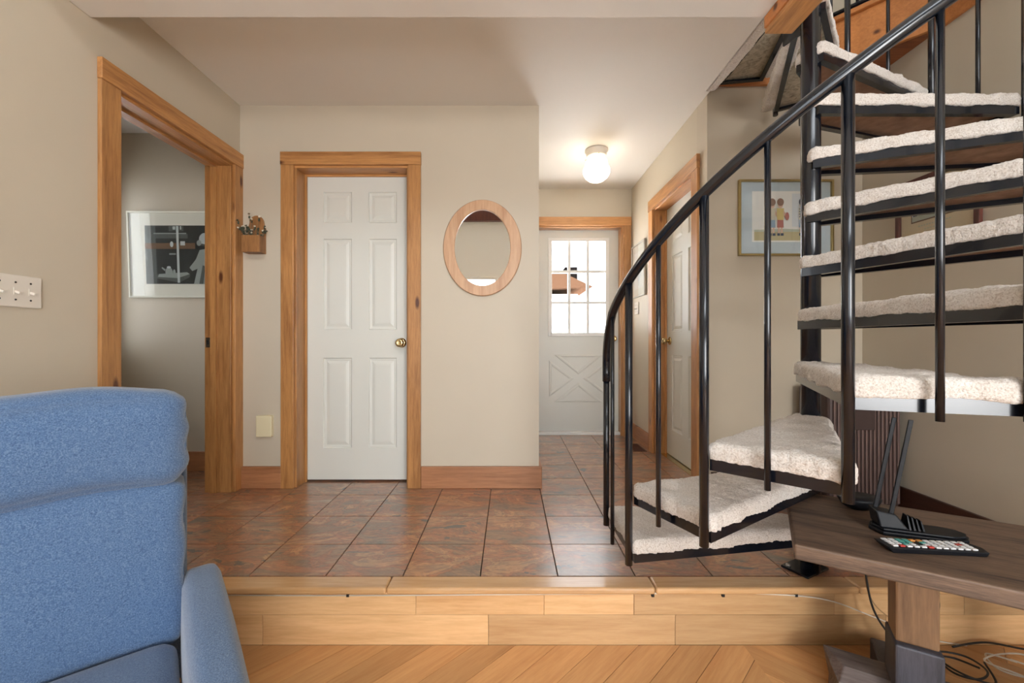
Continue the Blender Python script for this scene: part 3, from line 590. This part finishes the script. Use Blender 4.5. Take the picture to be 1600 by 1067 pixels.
for i, (mt, lb) in enumerate([('cable_black', 'black cord looped in the tangle on the plank floor'), ('cable_white', 'white cord coiled in the tangle on the plank floor'), ('cable_tan', 'tan cord in the tangle on the plank floor'), ('cable_black', 'black cord running along the foot of the step')]):
    if i < 3:
        pts = [(1.6 + i * .19 + .085 * math.cos(q * 1.15 + i) * rr.uniform(.6, 1.05), 1.475 + .08 * math.sin(q * 1.15 + i) * rr.uniform(.5, 1.0), ZF + .004 + .03 * rr.random()) for q in range(12)]
    else: pts = [(1.68, 1.585, ZF + .01), (1.8, 1.58, ZF + .03), (1.95, 1.57, ZF + .01), (2.12, 1.56, ZF + .004)]
    cable('power_cable', pts, .0035 if mt != 'cable_white' else .003, mt, lb, 'cords on the floor behind the table')

# ------------------------------------------------------------------ ribbed heater in the stair corner
ht = thing('space_heater', (1.86, 2.38, 0), 'brown ribbed metal space heater in the corner behind the stair', 'heater')
hx0, hx1, hy0, hy1, hz = 1.725, 2.115, 2.26, 2.5, .68
MB().box(hx0, hx1, hy0, hy1, .03, hz).build('body', 'heater_dark', ht, bevel=.02, seg=3)
for i in range(17):
    x = hx0 + .024 + i * .0215; B(x, x + .013, hy0 - .008, hy0 + .002, .06, hz - .03).build('rib', 'heater', ht, bevel=.002)
cp = B(hx0 + .06, hx0 + .24, hy0 - .016, hy0 - .008, .46, .57).build('control_panel', 'heater_dark', ht, bevel=.003)
B(hx0 + .09, hx0 + .12, hy0 - .018, hy0 - .0155, .52, .54).build('sticker', 'mat_white', cp)
for x in (hx0 + .02, hx1 - .05): B(x, x + .03, hy0 + .02, hy1 - .02, 0, .03).build('foot', 'black_plastic', ht)

# ------------------------------------------------------------------ things on the walls
mr_ = thing('oval_mirror', (-.172, YB, 1.225), 'oval wall mirror in a pale wooden frame beside the white door', 'mirror')
mx_, mz_ = -.172, H + .594
def oval_ring(a0, b0, a1, b1, prof, n=72):
    vs = []; fs = []; k = len(prof)
    for i in range(n):
        c_, s_ = math.cos(2 * math.pi * i / n), math.sin(2 * math.pi * i / n)
        for u, dd in prof: vs.append((mx_ + (a0 + (a1 - a0) * u) * c_, YB - dd, mz_ + (b0 + (b1 - b0) * u) * s_))
    for i in range(n):
        for j in range(k): fs.append((i * k + j, i * k + (j + 1) % k, (i + 1) % n * k + (j + 1) % k, (i + 1) % n * k + j))
    return MB()._a(vs, fs, None, False)
oval_ring(.178, .242, .25, .307, [(0, .002), (0, .017), (.05, .021), (.93, .021), (1, .014), (1, .002)]).build('frame', 'mirror_wood', mr_)
vs = [(mx_ + .185 * math.cos(R(i * 5)), YB - .009, mz_ + .248 * math.sin(R(i * 5))) for i in range(72)]
vs += [(x, YB - .003, z) for x, y, z in vs]
MB()._a(vs, [list(range(72)), list(range(72, 144))[::-1]] + [(i, 72 + i, 72 + (i + 1) % 72, (i + 1) % 72) for i in range(72)]).build('glass', 'mirror', mr_)

def picture(name, label, M4, w, h, fw_, fd, fmat, mmat, inner, layers, glassy=True, mat_d=.006):
    """local frame: x right, z up from the lower left corner, -y towards the viewer, back on y=0"""
    r = thing(name, M4 @ Vector((w / 2, 0, 0)), label, 'picture')
    f = MB(); f.box(0, fw_, -fd, -.001, 0, h, m=M4).box(w - fw_, w, -fd, -.001, 0, h, m=M4).box(fw_, w - fw_, -fd, -.001, 0, fw_, m=M4).box(fw_, w - fw_, -fd, -.001, h - fw_, h, m=M4)
    f.build('frame', fmat, r, bevel=.0015)
    m_ = MB().box(fw_, w - fw_, -mat_d, -.002, fw_, h - fw_, m=M4); mo = m_.build('mat_board', mmat, r)
    p = MB(); x0, x1, z0, z1 = inner; e = 0
    for mt, poly in layers:
        e += 1; y = -mat_d - .0002 - e * .00025
        q = [(x0 + max(0, min(1, a)) * (x1 - x0), z0 + max(0, min(1, b)) * (z1 - z0)) for a, b in poly]
        ar = sum(q[i][0] * q[(i + 1) % len(q)][1] - q[(i + 1) % len(q)][0] * q[i][1] for i in range(len(q)))
        if ar < 0: q = q[::-1]
        p._a([M4 @ Vector((a, y, b)) for a, b in q], [list(range(len(q)))], mt)
    p.build('print', None, r)
    if glassy: B(fw_, w - fw_, -fd + .003, -fd + .0045, fw_, h - fw_, m=M4).build('glass', 'picture_glass', r)
    return r
sq = lambda a, b, c_, d_: [(a, c_), (b, c_), (b, d_), (a, d_)]
# black and white print in the side room
tilt = Matrix.Translation((-2.737, 3.024, .938 + .315)) @ Matrix.Rotation(R(2.3), 4, 'X')
bw = [('p_dark', sq(0, 1, 0, 1)), ('p_mid', sq(.0, .16, .0, 1)), ('p_mid', sq(.12, .64, .78, .86)), ('p_light', sq(.13, .62, .855, .875)), ('p_mid', sq(.36, .58, .9, .99)), ('p_pale', sq(.42, .46, .93, .985)), ('p_pale', sq(.53, .55, .93, .99)), ('p_brown', sq(.0, .75, .6, .7)), ('p_pale', ell(.4, .68, .025, .05)), ('p_pale', sq(.53, .6, .66, .73)), ('p_light', sq(.36, .46, .5, .525)),
      ('p_mid', [(.14, .1), (.5, .02), (.66, .12), (.66, .17), (.3, .18), (.14, .16)]), ('p_light', [(.18, .12), (.48, .1), (.66, .17), (.62, .2), (.2, .17)]), ('p_pale', sq(.475, .51, .02, .99)), ('p_light', ell(.35, .2, .055, .09)), ('p_pale', ell(.35, .285, .03, .02)), ('p_light', [(.29, .22), (.24, .27), (.25, .29), (.3, .25)]), ('p_light', ell(.43, .2, .02, .05)),
      ('p_light', [(.72, .0), (.98, .0), (1, .55), (.92, .6), (.82, .58), (.76, .42), (.66, .28), (.7, .22), (.78, .26)]), ('p_mid', [(.8, .0), (.86, .0), (.9, .3), (.86, .32)]), ('p_mid', [(.9, .02), (.94, .02), (.95, .35), (.92, .35)]), ('p_pale', ell(.9, .76, .085, .11)), ('p_mid', [(.84, .66), (.99, .62), (.99, .655), (.85, .69)]), ('p_light', ell(.815, .7, .035, .05))]
picture('framed_print', 'pale framed black and white kitchen print on the side room wall', tilt, .72, .615, .012, .018, 'mat_white', 'mat_white', (.12, .6, .098, .515), bw)
# children picture behind the stair
kids = [('i_paper', sq(0, 1, 0, 1)), ('i_ground', sq(.03, .97, .03, .2)), ('i_sage', [(.03, .2), (.97, .2), (.97, .23), (.5, .26), (.03, .24)]), ('i_sky', sq(.6, .97, .3, .95))]
def kid(x, s, hair, top_, bot, k=1):
    return [('i_skin', sq(x - .035 * s, x - .008 * s, .14, .3)), ('i_skin', sq(x + .008 * s, x + .035 * s, .14, .3)), ('i_navy', sq(x - .045 * s, x - .005 * s, .12, .17)), ('i_navy', sq(x + .005 * s, x + .05 * s, .12, .17)), (bot, [(x - .05 * s, .28), (x + .05 * s, .28), (x + .045 * s, .45), (x - .045 * s, .45)]), (top_, [(x - .05 * s, .43), (x + .05 * s, .43), (x + .055 * s, .66), (x - .055 * s, .66)]), ('i_skin', [(x + .05 * s, .62), (x + .1 * s, .5), (x + .08 * s, .46), (x + .04 * s, .54)]), ('i_skin', ell(x, .73, .04 * s, .07)), (hair, ell(x, .78, .052 * s, .075))]
kids += kid(.3, 1, 'i_hair', 'i_shirt', 'i_blue') + kid(.42, 1, 'i_hair', 'i_yellow', 'i_red') + [('i_red', ell(.52, .5, .03, .08))] + kid(.74, .9, 'i_navy', 'i_shirt', 'i_blue') + [('i_navy', sq(.695, .785, q, q + .02)) for q in (.48, .53, .58, .63)]
picture('framed_picture', 'gold-framed picture of children with pale blue mat behind the stair', Matrix.Translation((1.395, YS - .002, H + .52)), .575, .462, .012, .022, 'gold_frame', 'mat_blue', (.085, .49, .085, .395), kids)
# red framed certificate-like picture on the right wall
MR = Matrix.Translation((XR - .002, 2.318, 1.4)) @ Matrix.Rotation(R(-90), 4, 'Z')
cert = [('mat_cream', sq(0, 1, 0, 1)), ('p_brown', sq(.14, .86, .4, .86)), ('i_sky', sq(.155, .845, .42, .84)), ('i_sage', sq(.155, .845, .42, .5)), ('i_navy', [(.17, .5), (.24, .5), (.205, .78)])] + [('i_blue' if q % 2 else 'i_navy', sq(.26 + q * .055, .305 + q * .055, .5, .58 + .04 * (q % 3))) for q in range(10)] + [('i_sage', sq(.26 + q * .04, .285 + q * .04, .32, .335)) for q in range(12)] + [('i_sage', sq(.36 + q * .04, .385 + q * .04, .26, .27)) for q in range(7)]
picture('wood_framed_picture', 'dark red wood-framed landscape print with cream mat on the stair side wall', MR, .415, .395, .024, .02, 'red_frame', 'mat_cream', (.03, .385, .03, .365), cert)
# white print in the hall
MH = Matrix.Translation((XH1 - .002, 4.08, H + .41)) @ Matrix.Rotation(R(-90), 4, 'Z')
picture('thin_framed_drawing', 'thin silver-framed pale drawing on the right hall wall', MH, .39, .5, .012, .02, 'silver_frame', 'mat_white', (.06, .33, .08, .42), [('i_paper', sq(0, 1, 0, 1)), ('i_sky', ell(.5, .5, .28, .3)), ('p_pale', ell(.5, .62, .12, .14)), ('p_light', [(.48, .1), (.52, .1), (.54, .55), (.5, .6)])])

# wooden wall pocket with dried flowers
wp = thing('wall_planter', (-1.61, YB, H + .555), 'small wooden wall pocket with dried flowers beside the doorway', 'planter')
pxc = -1.618; pz = H + .556
bbx = [(-.056, 0), (.056, 0), (.056, .16)] + [(.046 * math.cos(R(a)) + .0, .195 + .05 * math.sin(R(a))) for a in range(0, 181, 15)] + [(-.056, .16)]
mw = Matrix.Translation((-1.612, YB - .0005, pz)) @ Matrix.Rotation(R(90), 4, 'X'); q = MB(); q.prism([p for p in bbx], 0, .012); q.v = [mw @ p for p in q.v]; q.build('back_board', 'planter_wood', wp, bevel=.002)
mp_ = Matrix.Translation((-1.612, YB - .0125, pz))
for b in ((-.056, .056, -.062, -.05, .0, .105), (-.056, -.046, -.05, 0, .0, .105), (.046, .056, -.05, 0, .0, .105), (-.046, .046, -.05, 0, .0, .01)): B(*b, m=mp_).build('pocket_board', 'planter_wood', wp, bevel=.0015)
rr = random.Random(5); fo = MB()
for i in range(46):
    x = rr.uniform(-.042, .042); y = rr.uniform(-.048, -.006); tip = Vector((x * 1.9 + rr.uniform(-.02, .02), y - .012 + rr.uniform(-.03, .01), .1 + rr.uniform(.01, .065) + (.08 if i % 11 == 0 else 0)))
    fo.tube([mp_ @ Vector((x, y, .05)), mp_ @ Vector((x * 1.2, y, .1)), mp_ @ tip], .0011, 4, 'dried')
    mt = ('flower', 'leaf', 'dried', 'leaf')[i % 4]; s_ = rr.uniform(.004, .008)
    fo.cushion(mp_ @ tip, (s_, s_ * .7, s_ * .8), s_ * .6, 2, mat=mt)
    c_ = mp_ @ (tip * .85 + Vector((x, y, .1)) * .15); fo.cushion(c_, (s_ * .8, s_ * .4, s_ * 1.2), s_ * .35, 2, mat='leaf')
fo.build('dried_flowers', None, wp, kind='stuff')

# plates and switches
def plate(name, M4, w, h, label, mat, cat, toggles=(), blank=False):
    r = thing(name, M4 @ Vector((0, 0, -h / 2)), label, cat)
    B(-w / 2, w / 2, -.007, -.0003, -h / 2, h / 2, m=M4).build('cover_plate', mat, r, bevel=.003)
    for x in toggles:
        B(x - .006, x + .006, -.009, -.0065, -.012, .012, m=M4).build('toggle_slot', mat, r)
        MB().box(x - .004, x + .004, -.026, -.007, -.004, .004, m=M4 @ Matrix.Rotation(R(18), 4, 'X')).build('toggle', mat, r, bevel=.001)
        for z in (-.03, .03): MB().lathe([(0, 0), (.0035, 0), (.003, .0015), (0, .0015)], M4 @ Matrix.Translation((x, -.007, z)) @ FY, 8).build('screw', 'dark', r)
    return r
plate('switch_plate', Matrix.Translation((XL + .001, 1.453, H + .175)) @ Matrix.Rotation(R(90), 4, 'Z'), .164, .112, 'three-gang white light switch plate on the tan left wall', 'white_plastic', 'light switch', (-.046, 0, .046))
ml = Matrix.Translation((-1.557, YB - .0005, H - .54)); r = plate('outlet_cover', ml, .098, .135, 'cream outlet cover low on the wall beside the pine casing', 'cream_plastic', 'outlet')
B(-.049, .049, -.03, -.007, -.0675, .0675, m=ml).build('cover_lid', 'cream_plastic', r, bevel=.004)
plate('hall_switch', Matrix.Translation((XH1 - .001, 3.96, H + .31)) @ Matrix.Rotation(R(-90), 4, 'Z'), .115, .115, 'white two-gang light switch below the drawing in the hall', 'white_plastic', 'light switch', (-.023, .023))
# floor register
fg = thing('floor_register', (1.11, 3.68, 0), 'brown metal floor register beside the hall baseboard', 'vent')
B(1.05, 1.17, 3.55, 3.82, .0004, .004).build('frame', 'register', fg, bevel=.001)
for i in range(12): B(1.062, 1.158, 3.565 + i * .02, 3.577 + i * .02, .004, .0065).build('slat', 'register', fg)

# ceiling lamp in the hall
lx, ly = .687, 3.3
cl = thing('ceiling_lamp', (lx, ly, ZC - .27), 'white schoolhouse glass ceiling lamp in the hall', 'ceiling lamp')
ml = Matrix.Translation((lx, ly, ZC))
MB().lathe([(0, -.0005), (.088, -.0005), (.09, -.012), (.082, -.02), (.078, -.05), (.07, -.056), (0, -.056)], ml, 32).build('canopy', 'white_plastic', cl)
MB().lathe([(.055, -.056), (.066, -.064), (.072, -.075), (.083, -.088), (.088, -.11), (.09, -.13), (.101, -.145), (.106, -.165), (.102, -.19), (.088, -.215), (.06, -.238), (.03, -.25), (0, -.253)], ml, 36).build('glass_shade', 'lamp_glass', cl)
for a in (30, 150, 270): MB().tube([ml @ Vector((.075 * math.cos(R(a)), .075 * math.sin(R(a)), -.06)), ml @ Vector((.092 * math.cos(R(a)), .092 * math.sin(R(a)), -.06))], .004, 8).build('thumb_screw', 'brass', cl)
